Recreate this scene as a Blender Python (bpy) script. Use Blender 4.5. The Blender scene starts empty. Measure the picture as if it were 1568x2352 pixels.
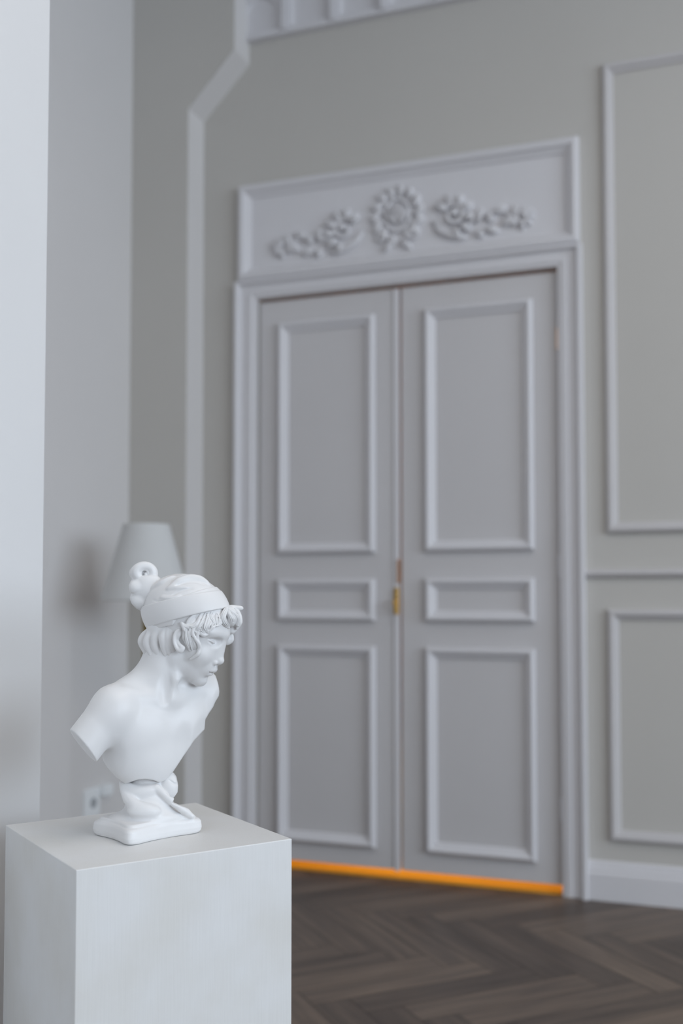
import bpy, bmesh, math, random
import numpy as np
from mathutils import Vector, Matrix

random.seed(7)
scn = bpy.context.scene

# ------------------------------------------------------------------ camera
F_PX, TANP, HCAM = 2415.0, 0.044, 1.13
YAW = math.atan2(2415.0, 6524.0)
PITCH = math.atan(TANP)
PCX, PCY = 784.0, 1372.0 - F_PX * TANP
cam_d = bpy.data.cameras.new('camera')
cam = bpy.data.objects.new('camera', cam_d)
scn.collection.objects.link(cam)
scn.camera = cam
cam_d.sensor_width = 36.0
cam_d.lens = F_PX / 2352.0 * 36.0
cam_d.shift_y = (PCY - 1176.0) / 2352.0
cam_d.clip_start = 0.05
cam_d.clip_end = 50
cam.location = (0, 0, HCAM)
cam.rotation_euler = (math.radians(90) + PITCH, 0, YAW)
cam_d.dof.use_dof = True
cam_d.dof.focus_distance = 1.46
cam_d.dof.aperture_fstop = 2.7

# ------------------------------------------------------------------ view + world
scn.view_settings.view_transform = 'Standard'
scn.view_settings.look = 'None'
scn.view_settings.gamma = 1.0
scn.view_settings.use_curve_mapping = False
scn.view_settings.exposure = -0.27
scn.cycles.use_denoising = True
scn.cycles.max_bounces = 10
scn.cycles.diffuse_bounces = 7
w = bpy.data.worlds.new('daylight_sky')
scn.world = w
w.use_nodes = True
w.node_tree.nodes['Background'].inputs[0].default_value = (0.72, 0.82, 1.0, 1)
w.node_tree.nodes['Background'].inputs[1].default_value = 1.0


def area(name, loc, rot, sx, sy, power, col):
    l = bpy.data.lights.new(name, 'AREA')
    l.shape = 'RECTANGLE'
    l.size, l.size_y = sx, sy
    l.energy = power
    l.color = col
    o = bpy.data.objects.new(name, l)
    o.location = loc
    o.rotation_euler = rot
    scn.collection.objects.link(o)
    return o


# daylight entering through the tall windows of the right wall, then a weak fill added behind the camera
WINX = 6.5
area('window_daylight', (WINX + 0.10, -1.2, 2.55), (0, math.radians(90), 0), 2.8, 7.0, 430, (0.765, 0.878, 1.0))
area('window_daylight', (0.35, -5.98, 2.0), (math.radians(90), 0, 0), 1.9, 2.2, 12, (0.90, 0.95, 1.0))
# broad warm-white overhead fill, added to brighten upward faces and warm the shadows
area('ceiling_lamp_light', (0.9, 1.2, 3.90), (0, 0, 0), 2.4, 2.4, 38, (1.0, 0.90, 0.80))


# ------------------------------------------------------------------ helpers
def link(o):
    scn.collection.objects.link(o)
    return o


def tag(o, label=None, cat=None, group=None, kind=None):
    if label: o['label'] = label
    if cat: o['category'] = cat
    if group: o['group'] = group
    if kind: o['kind'] = kind
    return o


def empty(name, loc=(0, 0, 0), rz=0, parent=None):
    o = bpy.data.objects.new(name, None)
    o.empty_display_size = 0.05
    o.location = loc
    o.rotation_euler = (0, 0, rz)
    if parent: o.parent = parent
    return link(o)


def mesh_obj(name, bm, mat, parent=None, smooth=False, loc=None):
    me = bpy.data.meshes.new(name)
    bmesh.ops.recalc_face_normals(bm, faces=bm.faces)
    bm.to_mesh(me)
    bm.free()
    if smooth:
        me.shade_smooth()
    me.materials.append(mat)
    o = bpy.data.objects.new(name, me)
    if parent: o.parent = parent
    if loc: o.location = loc
    return link(o)


def add_box(bm, x0, x1, y0, y1, z0, z1):
    vs = [bm.verts.new((x, y, z)) for x in (x0, x1) for y in (y0, y1) for z in (z0, z1)]
    for f in ((0, 1, 3, 2), (4, 6, 7, 5), (0, 4, 5, 1), (2, 3, 7, 6), (0, 2, 6, 4), (1, 5, 7, 3)):
        bm.faces.new([vs[i] for i in f])
    return vs


def box_obj(name, mat, b, parent=None, bevel=0.0, seg=2):
    bm = bmesh.new()
    add_box(bm, *b)
    if bevel:
        bmesh.ops.bevel(bm, geom=bm.edges[:], offset=bevel, segments=seg, profile=0.6, affect='EDGES')
    return mesh_obj(name, bm, mat, parent)


def rect_moulding(bm, x0, x1, z0, z1, prof, ywall):
    """picture-frame moulding on the plane y=ywall; prof = [(inset, protrusion)...]"""
    rings = []
    for ins, pr in prof:
        y = ywall - pr
        rings.append([bm.verts.new(p) for p in ((x0 + ins, y, z0 + ins), (x1 - ins, y, z0 + ins),
                                                (x1 - ins, y, z1 - ins), (x0 + ins, y, z1 - ins))])
    for a, b in zip(rings, rings[1:]):
        for i in range(4):
            bm.faces.new((a[i], a[(i + 1) % 4], b[(i + 1) % 4], b[i]))


def run_x(bm, x0, x1, prof):
    """extrude a closed (y,z) profile along x"""
    a = [bm.verts.new((x0, y, z)) for y, z in prof]
    b = [bm.verts.new((x1, y, z)) for y, z in prof]
    n = len(prof)
    for i in range(n):
        bm.faces.new((a[i], a[(i + 1) % n], b[(i + 1) % n], b[i]))
    bm.faces.new(a)
    bm.faces.new(b[::-1])


def tube(bm, pts, radii, n=10, sq=1.0):
    """tube along points; sq flattens the section along world y"""
    P = [Vector(p) for p in pts]
    rings = []
    for i, p in enumerate(P):
        t = (P[min(i + 1, len(P) - 1)] - P[max(i - 1, 0)]).normalized()
        up = Vector((0, -1, 0)) if abs(t.y) < 0.9 else Vector((1, 0, 0))
        s = t.cross(up).normalized()
        u = s.cross(t).normalized()
        r = radii[i] if hasattr(radii, '__len__') else radii
        rings.append([bm.verts.new(p + (s * math.cos(k * 2 * math.pi / n) + u * math.sin(k * 2 * math.pi / n) * sq) * r)
                      for k in range(n)])
    for a, b in zip(rings, rings[1:]):
        for k in range(n):
            bm.faces.new((a[k], a[(k + 1) % n], b[(k + 1) % n], b[k]))
    bm.faces.new(rings[0])
    bm.faces.new(rings[-1][::-1])


def lathe(bm, prof, n=48, cx=0, cy=0):
    rings = []
    for r, z in prof:
        rings.append([bm.verts.new((cx + r * math.cos(2 * math.pi * k / n), cy + r * math.sin(2 * math.pi * k / n), z))
                      for k in range(n)])
    for a, b in zip(rings, rings[1:]):
        for k in range(n):
            bm.faces.new((a[k], a[(k + 1) % n], b[(k + 1) % n], b[k]))


# ------------------------------------------------------------------ materials
def mat_base(name, col, rough=0.6, metal=0.0, spec=0.5):
    m = bpy.data.materials.new(name)
    m.use_nodes = True
    b = m.node_tree.nodes['Principled BSDF']
    b.inputs['Base Color'].default_value = (*col, 1)
    b.inputs['Roughness'].default_value = rough
    b.inputs['Metallic'].default_value = metal
    b.inputs['Specular IOR Level'].default_value = spec
    return m


def add_noise(m, c1, c2, scale=(1, 1, 1), nscale=5.0, detail=4.0, lo=0.35, hi=0.65, bump=0.0, bdist=0.001, bscale=None):
    nt = m.node_tree
    b = nt.nodes['Principled BSDF']
    tc = nt.nodes.new('ShaderNodeTexCoord')
    mp = nt.nodes.new('ShaderNodeMapping')
    mp.inputs['Scale'].default_value = scale
    nt.links.new(tc.outputs['Object'], mp.inputs['Vector'])
    n = nt.nodes.new('ShaderNodeTexNoise')
    n.inputs['Scale'].default_value = nscale
    n.inputs['Detail'].default_value = detail
    nt.links.new(mp.outputs[0], n.inputs['Vector'])
    r = nt.nodes.new('ShaderNodeValToRGB')
    r.color_ramp.elements[0].position = lo
    r.color_ramp.elements[1].position = hi
    r.color_ramp.elements[0].color = (*c1, 1)
    r.color_ramp.elements[1].color = (*c2, 1)
    nt.links.new(n.outputs['Fac'], r.inputs[0])
    nt.links.new(r.outputs[0], b.inputs['Base Color'])
    if bump:
        n2 = nt.nodes.new('ShaderNodeTexNoise')
        n2.inputs['Scale'].default_value = bscale or nscale * 6
        n2.inputs['Detail'].default_value = 3
        nt.links.new(mp.outputs[0], n2.inputs['Vector'])
        bp = nt.nodes.new('ShaderNodeBump')
        bp.inputs['Strength'].default_value = bump
        bp.inputs['Distance'].default_value = bdist
        nt.links.new(n2.outputs['Fac'], bp.inputs['Height'])
        nt.links.new(bp.outputs[0], b.inputs['Normal'])
    return m


M = {}
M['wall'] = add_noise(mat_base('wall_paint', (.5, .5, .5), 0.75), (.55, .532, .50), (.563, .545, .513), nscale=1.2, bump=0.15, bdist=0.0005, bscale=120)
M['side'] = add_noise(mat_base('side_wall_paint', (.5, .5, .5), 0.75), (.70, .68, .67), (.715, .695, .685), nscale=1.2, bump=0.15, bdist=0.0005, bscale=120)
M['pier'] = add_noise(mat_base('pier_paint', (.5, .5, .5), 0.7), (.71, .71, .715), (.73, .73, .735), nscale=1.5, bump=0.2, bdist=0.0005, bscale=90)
M['trim'] = add_noise(mat_base('trim_paint', (.6, .6, .62), 0.42), (.705, .695, .715), (.715, .705, .725), nscale=2.0)
M['mould'] = add_noise(mat_base('pale_moulding_paint', (.6, .6, .6), 0.5), (.59, .572, .575), (.605, .587, .59), nscale=2.0)
M['door'] = add_noise(mat_base('door_paint', (.6, .6, .62), 0.42), (.61, .595, .60), (.625, .61, .615), nscale=2.0)
M['hid'] = add_noise(mat_base('warm_wall_paint', (.7, .66, .6), 0.75), (.70, .66, .60), (.71, .67, .61), nscale=2.0)
M['ceil'] = add_noise(mat_base('ceiling_paint', (.75, .75, .75), 0.8), (.75, .75, .75), (.77, .77, .77), nscale=2.0)
M['plaster'] = add_noise(mat_base('white_plaster', (.9, .9, .9), 0.38, spec=0.35), (.775, .77, .77), (.785, .78, .78), nscale=8.0, bump=0.06, bdist=0.0004, bscale=220)
M['brass'] = add_noise(mat_base('aged_brass', (.7, .45, .12), 0.32, 1.0), (.60, .36, .09), (.75, .50, .16), nscale=14)
M['rose_brass'] = add_noise(mat_base('polished_copper_brass', (.9, .6, .4), 0.25, 1.0), (.88, .58, .40), (.92, .63, .45), nscale=14)
M['lamp_brass'] = add_noise(mat_base('dark_brass', (.35, .25, .09), 0.35, 1.0), (.26, .19, .06), (.34, .25, .09), nscale=14)
M['plastic'] = add_noise(mat_base('white_plastic', (.85, .87, .88), 0.35), (.88, .90, .91), (.90, .92, .93), nscale=6)
M['dark'] = add_noise(mat_base('dark_slot', (.08, .08, .08), 0.5), (.10, .10, .10), (.13, .13, .13), nscale=6)
M['well'] = add_noise(mat_base('grey_socket_well', (.4, .4, .4), 0.5), (.34, .36, .38), (.40, .42, .44), nscale=6)
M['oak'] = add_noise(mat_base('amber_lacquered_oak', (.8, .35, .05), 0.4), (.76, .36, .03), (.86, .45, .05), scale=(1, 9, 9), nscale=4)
M['hallwall'] = add_noise(mat_base('amber_hall_wall', (.8, .5, .2), 0.8), (.80, .48, .20), (.84, .52, .23), nscale=3)

# lampshade: thin white linen
m = mat_base('linen_shade', (.80, .80, .79), 0.85)
add_noise(m, (.66, .665, .66), (.70, .705, .70), scale=(1, 1, 1), nscale=3, bump=0.3, bdist=0.0006, bscale=400)
m.node_tree.nodes['Principled BSDF'].inputs['Subsurface Weight'].default_value = 0.0
M['shade'] = m

# pedestal: brushed white paint over wood, vertical strokes, warm blotches
m = mat_base('brushed_white_paint', (.8, .8, .8), 0.5)
nt = m.node_tree
b = nt.nodes['Principled BSDF']
tc = nt.nodes.new('ShaderNodeTexCoord')
mp = nt.nodes.new('ShaderNodeMapping'); mp.inputs['Scale'].default_value = (110, 110, 3.0)
nt.links.new(tc.outputs['Object'], mp.inputs[0])
n1 = nt.nodes.new('ShaderNodeTexNoise'); n1.inputs['Scale'].default_value = 4.5; n1.inputs['Detail'].default_value = 5
nt.links.new(mp.outputs[0], n1.inputs['Vector'])
n2 = nt.nodes.new('ShaderNodeTexNoise'); n2.inputs['Scale'].default_value = 7; n2.inputs['Detail'].default_value = 5
nt.links.new(tc.outputs['Object'], n2.inputs['Vector'])
r = nt.nodes.new('ShaderNodeValToRGB')
r.color_ramp.elements[0].position = .38; r.color_ramp.elements[0].color = (.715, .705, .68, 1)
r.color_ramp.elements[1].position = .60; r.color_ramp.elements[1].color = (.755, .755, .75, 1)
nt.links.new(n2.outputs['Fac'], r.inputs[0])
mx = nt.nodes.new('ShaderNodeMix'); mx.data_type = 'RGBA'; mx.blend_type = 'MULTIPLY'
mx.inputs[0].default_value = 1.0
r2 = nt.nodes.new('ShaderNodeValToRGB')
r2.color_ramp.elements[0].position = .25; r2.color_ramp.elements[0].color = (.972, .972, .970, 1)
r2.color_ramp.elements[1].position = .60; r2.color_ramp.elements[1].color = (1, 1, 1, 1)
nt.links.new(n1.outputs['Fac'], r2.inputs[0])
nt.links.new(r.outputs[0], mx.inputs[6]); nt.links.new(r2.outputs[0], mx.inputs[7])
nt.links.new(mx.outputs[2], b.inputs['Base Color'])
bp = nt.nodes.new('ShaderNodeBump'); bp.inputs['Strength'].default_value = .30; bp.inputs['Distance'].default_value = .0004
nt.links.new(n1.outputs['Fac'], bp.inputs['Height']); nt.links.new(bp.outputs[0], b.inputs['Normal'])
M['ped'] = m

# floor planks: colour per plank (attribute) times long grain along the plank (uv)
m = mat_base('dark_oak_parquet', (.1, .08, .07), 0.42, spec=0.4)
nt = m.node_tree
b = nt.nodes['Principled BSDF']
uv = nt.nodes.new('ShaderNodeUVMap'); uv.uv_map = 'plank'
mp = nt.nodes.new('ShaderNodeMapping'); mp.inputs['Scale'].default_value = (1.3, 17, 1)
nt.links.new(uv.outputs[0], mp.inputs[0])
n1 = nt.nodes.new('ShaderNodeTexNoise'); n1.inputs['Scale'].default_value = 2.0; n1.inputs['Detail'].default_value = 6
n1.inputs['Distortion'].default_value = .4
nt.links.new(mp.outputs[0], n1.inputs['Vector'])
at = nt.nodes.new('ShaderNodeAttribute'); at.attribute_name = 'tone'
add = nt.nodes.new('ShaderNodeMath'); add.operation = 'MULTIPLY_ADD'; add.inputs[1].default_value = .78
nt.links.new(n1.outputs['Fac'], add.inputs[0]); nt.links.new(at.outputs['Fac'], add.inputs[2])
r = nt.nodes.new('ShaderNodeValToRGB')
e = r.color_ramp.elements
e[0].position = .15; e[0].color = (.036, .027, .022, 1)
e[1].position = .98; e[1].color = (.270, .200, .150, 1)
x = e.new(.50); x.color = (.105, .079, .064, 1)
nt.links.new(add.outputs[0], r.inputs[0]); nt.links.new(r.outputs[0], b.inputs['Base Color'])
bp = nt.nodes.new('ShaderNodeBump'); bp.inputs['Strength'].default_value = .25; bp.inputs['Distance'].default_value = .0006
nt.links.new(n1.outputs['Fac'], bp.inputs['Height']); nt.links.new(bp.outputs[0], b.inputs['Normal'])
M['floor'] = m
M['underfloor'] = mat_base('parquet_joint', (.02, .016, .013), 0.8)

# ------------------------------------------------------------------ room shell
YW = 4.09          # plane of the door wall
XL = -2.44         # left wall of the alcove
XP = -1.063        # face of the near left pier
YP = 1.458         # end of the pier
ZC = 3.98          # ceiling
YB = -6.1          # wall behind the camera
DX0, DX1, DZ = -1.898, -0.614, 2.415


def struct(o):
    o['kind'] = 'structure'
    return o


# floor: herringbone parquet laid at 45 degrees to the walls (planks are geometry with open joints)
def make_floor():
    bm = bmesh.new()
    uvl = bm.loops.layers.uv.new('plank')
    tl = bm.loops.layers.float_color.new('tone')
    L, W, g = 0.594, 0.1105, 0.0008
    s2 = 1 / math.sqrt(2)
    ax, ay = -0.92, 3.10                      # an apex where two planks meet
    oa, ob = L + 2 * W, W                     # that apex in lattice coordinates

    def wpt(a, bb):
        a -= oa; bb -= ob
        return ((a + bb) * s2 + ax, (bb - a) * s2 + ay)
    zt = 0.0
    for j in range(-9, 10):
        for k in range(-70, 70):
            ca, cb = k * W + j * L, k * W - j * L
            for (a0, a1, b0, b1, horiz) in ((ca, ca + L, cb, cb + W, True),
                                            (ca + L, ca + L + W, cb + W - L, cb + W, False)):
                mx_, my_ = wpt((a0 + a1) / 2, (b0 + b1) / 2)
                if not (XL - .3 < mx_ < WINX + .3 and YB - .3 < my_ < YW + .35):
                    continue
                cs = [(a0 + g, b0 + g), (a1 - g, b0 + g), (a1 - g, b1 - g), (a0 + g, b1 - g)]
                vs = [bm.verts.new((*wpt(*c), zt)) for c in cs]
                f = bm.faces.new(vs)
                rnd, ru = random.random(), random.uniform(0, 50)
                tone = 0.06 + 0.24 * rnd
                for lp, c in zip(f.loops, cs):
                    u, v = (c[0] - a0, c[1] - b0) if horiz else (c[1] - b0, c[0] - a0)
                    lp[uvl].uv = (u + ru, v + ru * .37)
                    lp[tl] = (tone, tone, tone, 1)
                f.material_index = 0
    # sub-floor just below
    vs = [bm.verts.new(p) for p in ((XL - .2, YB - .2, -.002), (WINX + .2, YB - .2, -.002), (WINX + .2, 5.9, -.002), (XL - .2, 5.9, -.002))]
    f = bm.faces.new(vs); f.material_index = 1
    low = [bm.verts.new((v.co.x, v.co.y, -.1)) for v in vs]
    f = bm.faces.new(low[::-1]); f.material_index = 1
    for i in range(4):
        f = bm.faces.new((vs[i], low[i], low[(i + 1) % 4], vs[(i + 1) % 4])); f.material_index = 1
    me = bpy.data.meshes.new('floor')
    bm.to_mesh(me); bm.free()
    me.materials.append(M['floor']); me.materials.append(M['underfloor'])
    return struct(link(bpy.data.objects.new('floor', me)))


make_floor()

# door wall (with the doorway left open)
bm = bmesh.new()
T = 0.22
add_box(bm, XL - .2, DX0, YW, YW + T, 0, ZC)
add_box(bm, DX1, WINX + .2, YW, YW + T, 0, ZC)
add_box(bm, DX0, DX1, YW, YW + T, DZ, ZC)
struct(mesh_obj('wall_back', bm, M['wall']))

# projecting boxed-out wall at the left of the door wall, stepping to the right under the ceiling
bm = bmesh.new()
YM = YW - 0.15
out = [(XL - .1, 0), (-2.158, 0), (-2.166, 3.238), (-1.945, 3.462), (-1.945, ZC), (XL - .1, ZC)]
fr = [bm.verts.new((x, YM, z)) for x, z in out]
bk = [bm.verts.new((x, YW + .01, z)) for x, z in out]
bm.faces.new(fr)
bm.faces.new(bk[::-1])
for i in range(len(out)):
    bm.faces.new((fr[i], bk[i], bk[(i + 1) % len(out)], fr[(i + 1) % len(out)]))
bmesh.ops.bevel(bm, geom=[e for e in bm.edges if abs(e.verts[0].co.y - YM) < 1e-4 and abs(e.verts[1].co.y - YM) < 1e-4],
                offset=.004, segments=2, affect='EDGES')
o = mesh_obj('wall_corner', bm, M['wall'])
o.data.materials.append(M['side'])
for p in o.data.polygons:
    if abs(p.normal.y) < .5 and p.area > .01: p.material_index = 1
struct(o)

struct(box_obj('wall_left', M['side'], (XL - .2, XL, YP - .2, YW, 0, ZC)))
bm = bmesh.new()
add_box(bm, XL - .2, XP, YB - .2, YP, 0, ZC)
bmesh.ops.bevel(bm, geom=[e for e in bm.edges if all(abs(v.co.x - XP) < 1e-4 and abs(v.co.y - YP) < 1e-4 for v in e.verts)],
                offset=.004, segments=3, affect='EDGES')
struct(mesh_obj('wall_pier', bm, M['pier']))
struct(box_obj('ceiling', M['ceil'], (XL - .2, WINX + .2, YB - .2, YW + .2, ZC, ZC + .15)))


def wall_with_opening(name, axis, c0, c1, u0, u1, ou0, ou1, oz0, oz1, mat):
    bm = bmesh.new()
    for a, bb, z0, z1 in ((u0, ou0, 0, ZC), (ou1, u1, 0, ZC), (ou0, ou1, 0, oz0), (ou0, ou1, oz1, ZC)):
        if axis == 'x':
            add_box(bm, c0, c1, a, bb, z0, z1)
        else:
            add_box(bm, a, bb, c0, c1, z0, z1)
    return struct(mesh_obj(name, bm, mat))


wall_with_opening('wall_right', 'x', WINX, WINX + .2, YB - .2, YW + .2, -4.8, 2.4, 1.05, 3.95, M['hid'])
wall_with_opening('wall_front', 'y', YB - .2, YB, XL - .2, WINX + .2, -.62, 1.32, .88, 3.12, M['hid'])


def window(n, axis, c, u0, u1, z0, z1):
    o = struct(empty('window_%d' % n, (0, 0, 0)))
    bm = bmesh.new()
    t = .05

    def bx(a, bb, za, zb):
        if axis == 'x': add_box(bm, c, c + .05, a, bb, za, zb)
        else: add_box(bm, a, bb, c - .05, c, za, zb)
    bx(u0, u0 + t, z0, z1); bx(u1 - t, u1, z0, z1); bx(u0 + t, u1 - t, z0, z0 + t); bx(u0 + t, u1 - t, z1 - t, z1)
    um = (u0 + u1) / 2
    bx(um - .02, um + .02, z0 + t, z1 - t)
    mesh_obj('window_frame', bm, M['trim'], o)


window(1, 'x', WINX + .02, -4.8, 2.4, 1.05, 3.95)
window(2, 'y', YB - .02, -.62, 1.32, .88, 3.12)

# ------------------------------------------------------------------ door
PROF = [(0, 0), (.0, .010), (.004, .017), (.012, .021), (.020, .019), (.027, .012), (.034, .009), (.040, .007), (.044, .0)]
door = struct(empty('door_1', (0, 0, 0)))
LY = YW + 0.008       # front face of the leaves


def leaf(x0, x1, px0, px1):
    l = empty('door_leaf', (0, 0, 0), parent=door)
    l2 = box_obj('door_slab', M['door'], (x0, x1, LY, LY + .045, .034, DZ - .012), l, bevel=.002)
    for z0, z1 in ((.115, .930), (1.033, 1.206), (1.314, 2.303)):
        bm = bmesh.new()
        rect_moulding(bm, px0, px1, z0, z1, [(a, p * 1.4) for a, p in PROF], LY)
        mesh_obj('panel_moulding', bm, M['trim'], l)
    return l


la = leaf(DX0 + .006, -1.264, -1.800, -1.367)
lb = leaf(-1.255, DX1 - .007, -1.153, -.715)
# meeting strip, lock and handle plates


box_obj('astragal', M['trim'], (-1.288, -1.2645, LY - .007, LY, .03, DZ - .014), la, bevel=.003)
box_obj('lock_faceplate', M['rose_brass'], (-1.272, -1.2635, LY - .013, LY + .001, 1.187, 1.284), la, bevel=.0015)
bm = bmesh.new()
add_box(bm, -1.2865, -1.2655, LY - .014, LY - .002, 1.060, 1.170)
bmesh.ops.bevel(bm, geom=bm.edges[:], offset=.004, segments=3, affect='EDGES')
tube(bm, [(-1.275, LY - .012, 1.115), (-1.275, LY - .035, 1.115), (-1.272, LY - .046, 1.113), (-1.268, LY - .048, 1.10), (-1.268, LY - .044, 1.065)],
     [.007, .007, .0075, .008, .006], 12)
h = mesh_obj('door_handle', bm, M['brass'], la)
h['label'] = 'small brass pull on the left leaf at the meeting edge'
for z in (2.135, 1.25, .32):
    bm = bmesh.new()
    tube(bm, [(DX1 - .004, LY - .008, z - .045), (DX1 - .004, LY - .008, z - .04), (DX1 - .004, LY - .008, z + .04), (DX1 - .004, LY - .008, z + .045)], [.003, .006, .006, .003], 12)
    mesh_obj('hinge', bm, M['rose_brass'] if z > 2 else M['trim'], lb, True)

# architrave (moulded casing) round the doorway
AX0, AX1, AZ = -1.994, -.519, 2.492
ap = [(0.0, 0.0), (0.0, .040), (.004, .045), (.016, .045), (.022, .038), (.026, .026), (.056, .022), (.060, .028), (.076, .028), (.080, .024), (.0955, .020), (.0955, -.05)]
bm = bmesh.new()
rings = []
for ins, pr in ap:
    y = YW - pr
    rings.append([bm.verts.new(p) for p in ((AX0 + ins, y, 0), (AX0 + ins, y, AZ - ins * .80), (AX1 - ins, y, AZ - ins * .80), (AX1 - ins, y, 0))])
for a, bb in zip(rings, rings[1:]):
    for i in range(3):
        bm.faces.new((a[i], a[i + 1], bb[i + 1], bb[i]))
struct(mesh_obj('trim_1', bm, M['trim']))
# wooden reveal behind the leaves and the lacquered threshold
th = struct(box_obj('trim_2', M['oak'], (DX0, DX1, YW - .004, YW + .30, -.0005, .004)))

# the lit hall behind the door
struct(box_obj('wall_hall', M['hallwall'], (-2.6, .1, 5.6, 5.7, 0, 2.7)))
struct(box_obj('wall_hall_left', M['hallwall'], (-2.7, -2.6, YW + T, 5.7, 0, 2.7)))
struct(box_obj('wall_hall_right', M['hallwall'], (.1, .2, YW + T, 5.7, 0, 2.7)))
struct(box_obj('ceiling_hall', M['hallwall'], (-2.7, .2, YW + T, 5.7, 2.7, 2.8)))
area('hall_lamp_light', (-1.25, 4.62, .62), (0, 0, 0), 1.2, .3, 8.5, (1.0, .72, .20))
area('hall_lamp_light', (-1.25, 4.9, 1.6), (math.radians(90), 0, 0), .5, 1.6, 9, (1.0, .62, .30))

# ------------------------------------------------------------------ over-door panel with stucco
ov = struct(empty('trim_3', (0, 0, 0)))
OX0, OX1, OZ0, OZ1 = -1.981, -.527, 2.494, 2.914
box_obj('panel_board', M['trim'], (OX0 + .01, OX1 - .01, YW - .010, YW + .005, OZ0, OZ1 - .01), ov)
bm = bmesh.new()
rect_moulding(bm, OX0, OX1, OZ0, OZ1, [(0, 0), (0, .030), (.006, .040), (.018, .044), (.030, .040), (.038, .028), (.046, .022), (.054, .018), (.058, .008)], YW)
mesh_obj('frame_moulding', bm, M['trim'], ov)


def leafshape(bm, c, ang, ln, wd, h, yb):
    """raised acanthus-like lobe, c=(x,z)"""
    n, k = 8, 6
    rows = []
    for i in range(n + 1):
        t = i / n
        wv = wd * math.sin(math.pi * min(1, t * 1.02)) ** .7 * (1 + .18 * math.cos(t * 18))
        row = []
        for j in range(k + 1):
            s = j / k * 2 - 1
            lx, lz = t * ln, s * wv * .5
            hh = 1.7 * h * (1 - s * s) ** .5 * (math.sin(math.pi * t) ** .5 if 0 < t < 1 else 0) * (1 - .35 * math.exp(-(s * 3) ** 2))
            row.append(bm.verts.new((c[0] + lx * math.cos(ang) - lz * math.sin(ang), yb - hh, c[1] + lx * math.sin(ang) + lz * math.cos(ang))))
        rows.append(row)
    for a, bb in zip(rows, rows[1:]):
        for j in range(k):
            bm.faces.new((a[j], a[j + 1], bb[j + 1], bb[j]))


def scroll(bm, c, r0, r1, a0, turns, rad, yb, sgn=1):
    pts, rr = [], []
    N = int(22 * abs(turns)) + 4
    for i in range(N):
        t = i / (N - 1)
        a = a0 + sgn * turns * 2 * math.pi * t
        r = r0 + (r1 - r0) * t
        pts.append((c[0] + r * math.cos(a), yb - rad * .95, c[1] + r * math.sin(a)))
        rr.append(rad * (1.0 - .35 * t))
    tube(bm, pts, rr, 8)
    ex = pts[-1]
    bmesh.ops.create_icosphere(bm, subdivisions=2, radius=rad * 1.5, matrix=Matrix.Translation((ex[0], ex[1], ex[2])))


YO = YW - .010
bm = bmesh.new()      # central cartouche
CX, CZ = -1.262, 2.70
for k in range(13):    # wreath of leaves round an oval
    a = math.radians(-60 + k * 25)
    leafshape(bm, (CX + .078 * math.cos(a), CZ + .088 * math.sin(a)), a + 1.1, .062, .034, .018, YO)
for k in range(11):
    a = math.radians(-50 + k * 28)
    leafshape(bm, (CX + .060 * math.cos(a), CZ + .070 * math.sin(a)), a - .6, .055, .03, .014, YO)
pts = [(CX + .052 * math.cos(t * math.pi / 16), YO - .008, CZ + .066 * math.sin(t * math.pi / 16)) for t in range(33)]
tube(bm, pts, .008, 8)
for k in range(5):     # fluted shell inside
    a = math.radians(50 + 20 * k)
    leafshape(bm, (CX, CZ - .045), a, .095, .02, .02, YO)
for s in (-1, 1):
    scroll(bm, (CX + s * .072, CZ - .082), .030, .008, math.pi / 2, 1.2, .009, YO, s)
    leafshape(bm, (CX + s * .01, CZ - .10), -math.pi / 2 + s * .8, .075, .03, .018, YO)
o = mesh_obj('cartouche', bm, M['trim'], ov, True)
for s in (-1, 1):      # garlands left and right
    bm = bmesh.new()
    X = lambda d: CX + s * d
    ang = lambda a: a if s > 0 else math.pi - a
    scroll(bm, (X(.235), 2.668), .050, .012, ang(2.6), 1.25, .012, YO, -s)
    for k in range(7):
        a = 2.4 - k * .62
        leafshape(bm, (X(.235 + .035 * math.cos(a)), 2.66 + .04 * math.sin(a)), ang(a), .062, .034, .024, YO)
    tube(bm, [(X(.15), YO - .006, 2.655), (X(.18), YO - .009, 2.610), (X(.23), YO - .010, 2.585), (X(.275), YO - .008, 2.572), (X(.30), YO - .004, 2.580)], [.008, .013, .015, .011, .006], 8)
    tube(bm, [(X(.27), YO - .005, 2.60), (X(.32), YO - .008, 2.64), (X(.38), YO - .009, 2.665), (X(.44), YO - .008, 2.655), (X(.49), YO - .006, 2.635), (X(.55), YO - .005, 2.64)], [.007, .009, .009, .009, .008, .006], 8)
    for (d, z, a, ln) in ((.33, 2.62, 1.2, .075), (.36, 2.60, -.3, .07), (.39, 2.655, .3, .075), (.33, 2.60, -.9, .05), (.43, 2.60, .5, .065), (.45, 2.645, -.9, .07),
                          (.40, 2.62, 2.2, .05), (.48, 2.62, 1.3, .065), (.50, 2.65, -.5, .05)):
        leafshape(bm, (X(d), z), ang(a), ln, .034, .020, YO)
    scroll(bm, (X(.520), 2.622), .040, .010, ang(.3), 1.1, .010, YO, s)
    for k in range(5):
        a = -1.6 + k * .8
        leafshape(bm, (X(.515), 2.625), ang(a), .052, .026, .018, YO)
    mesh_obj('garland', bm, M['trim'], ov, True)

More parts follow.
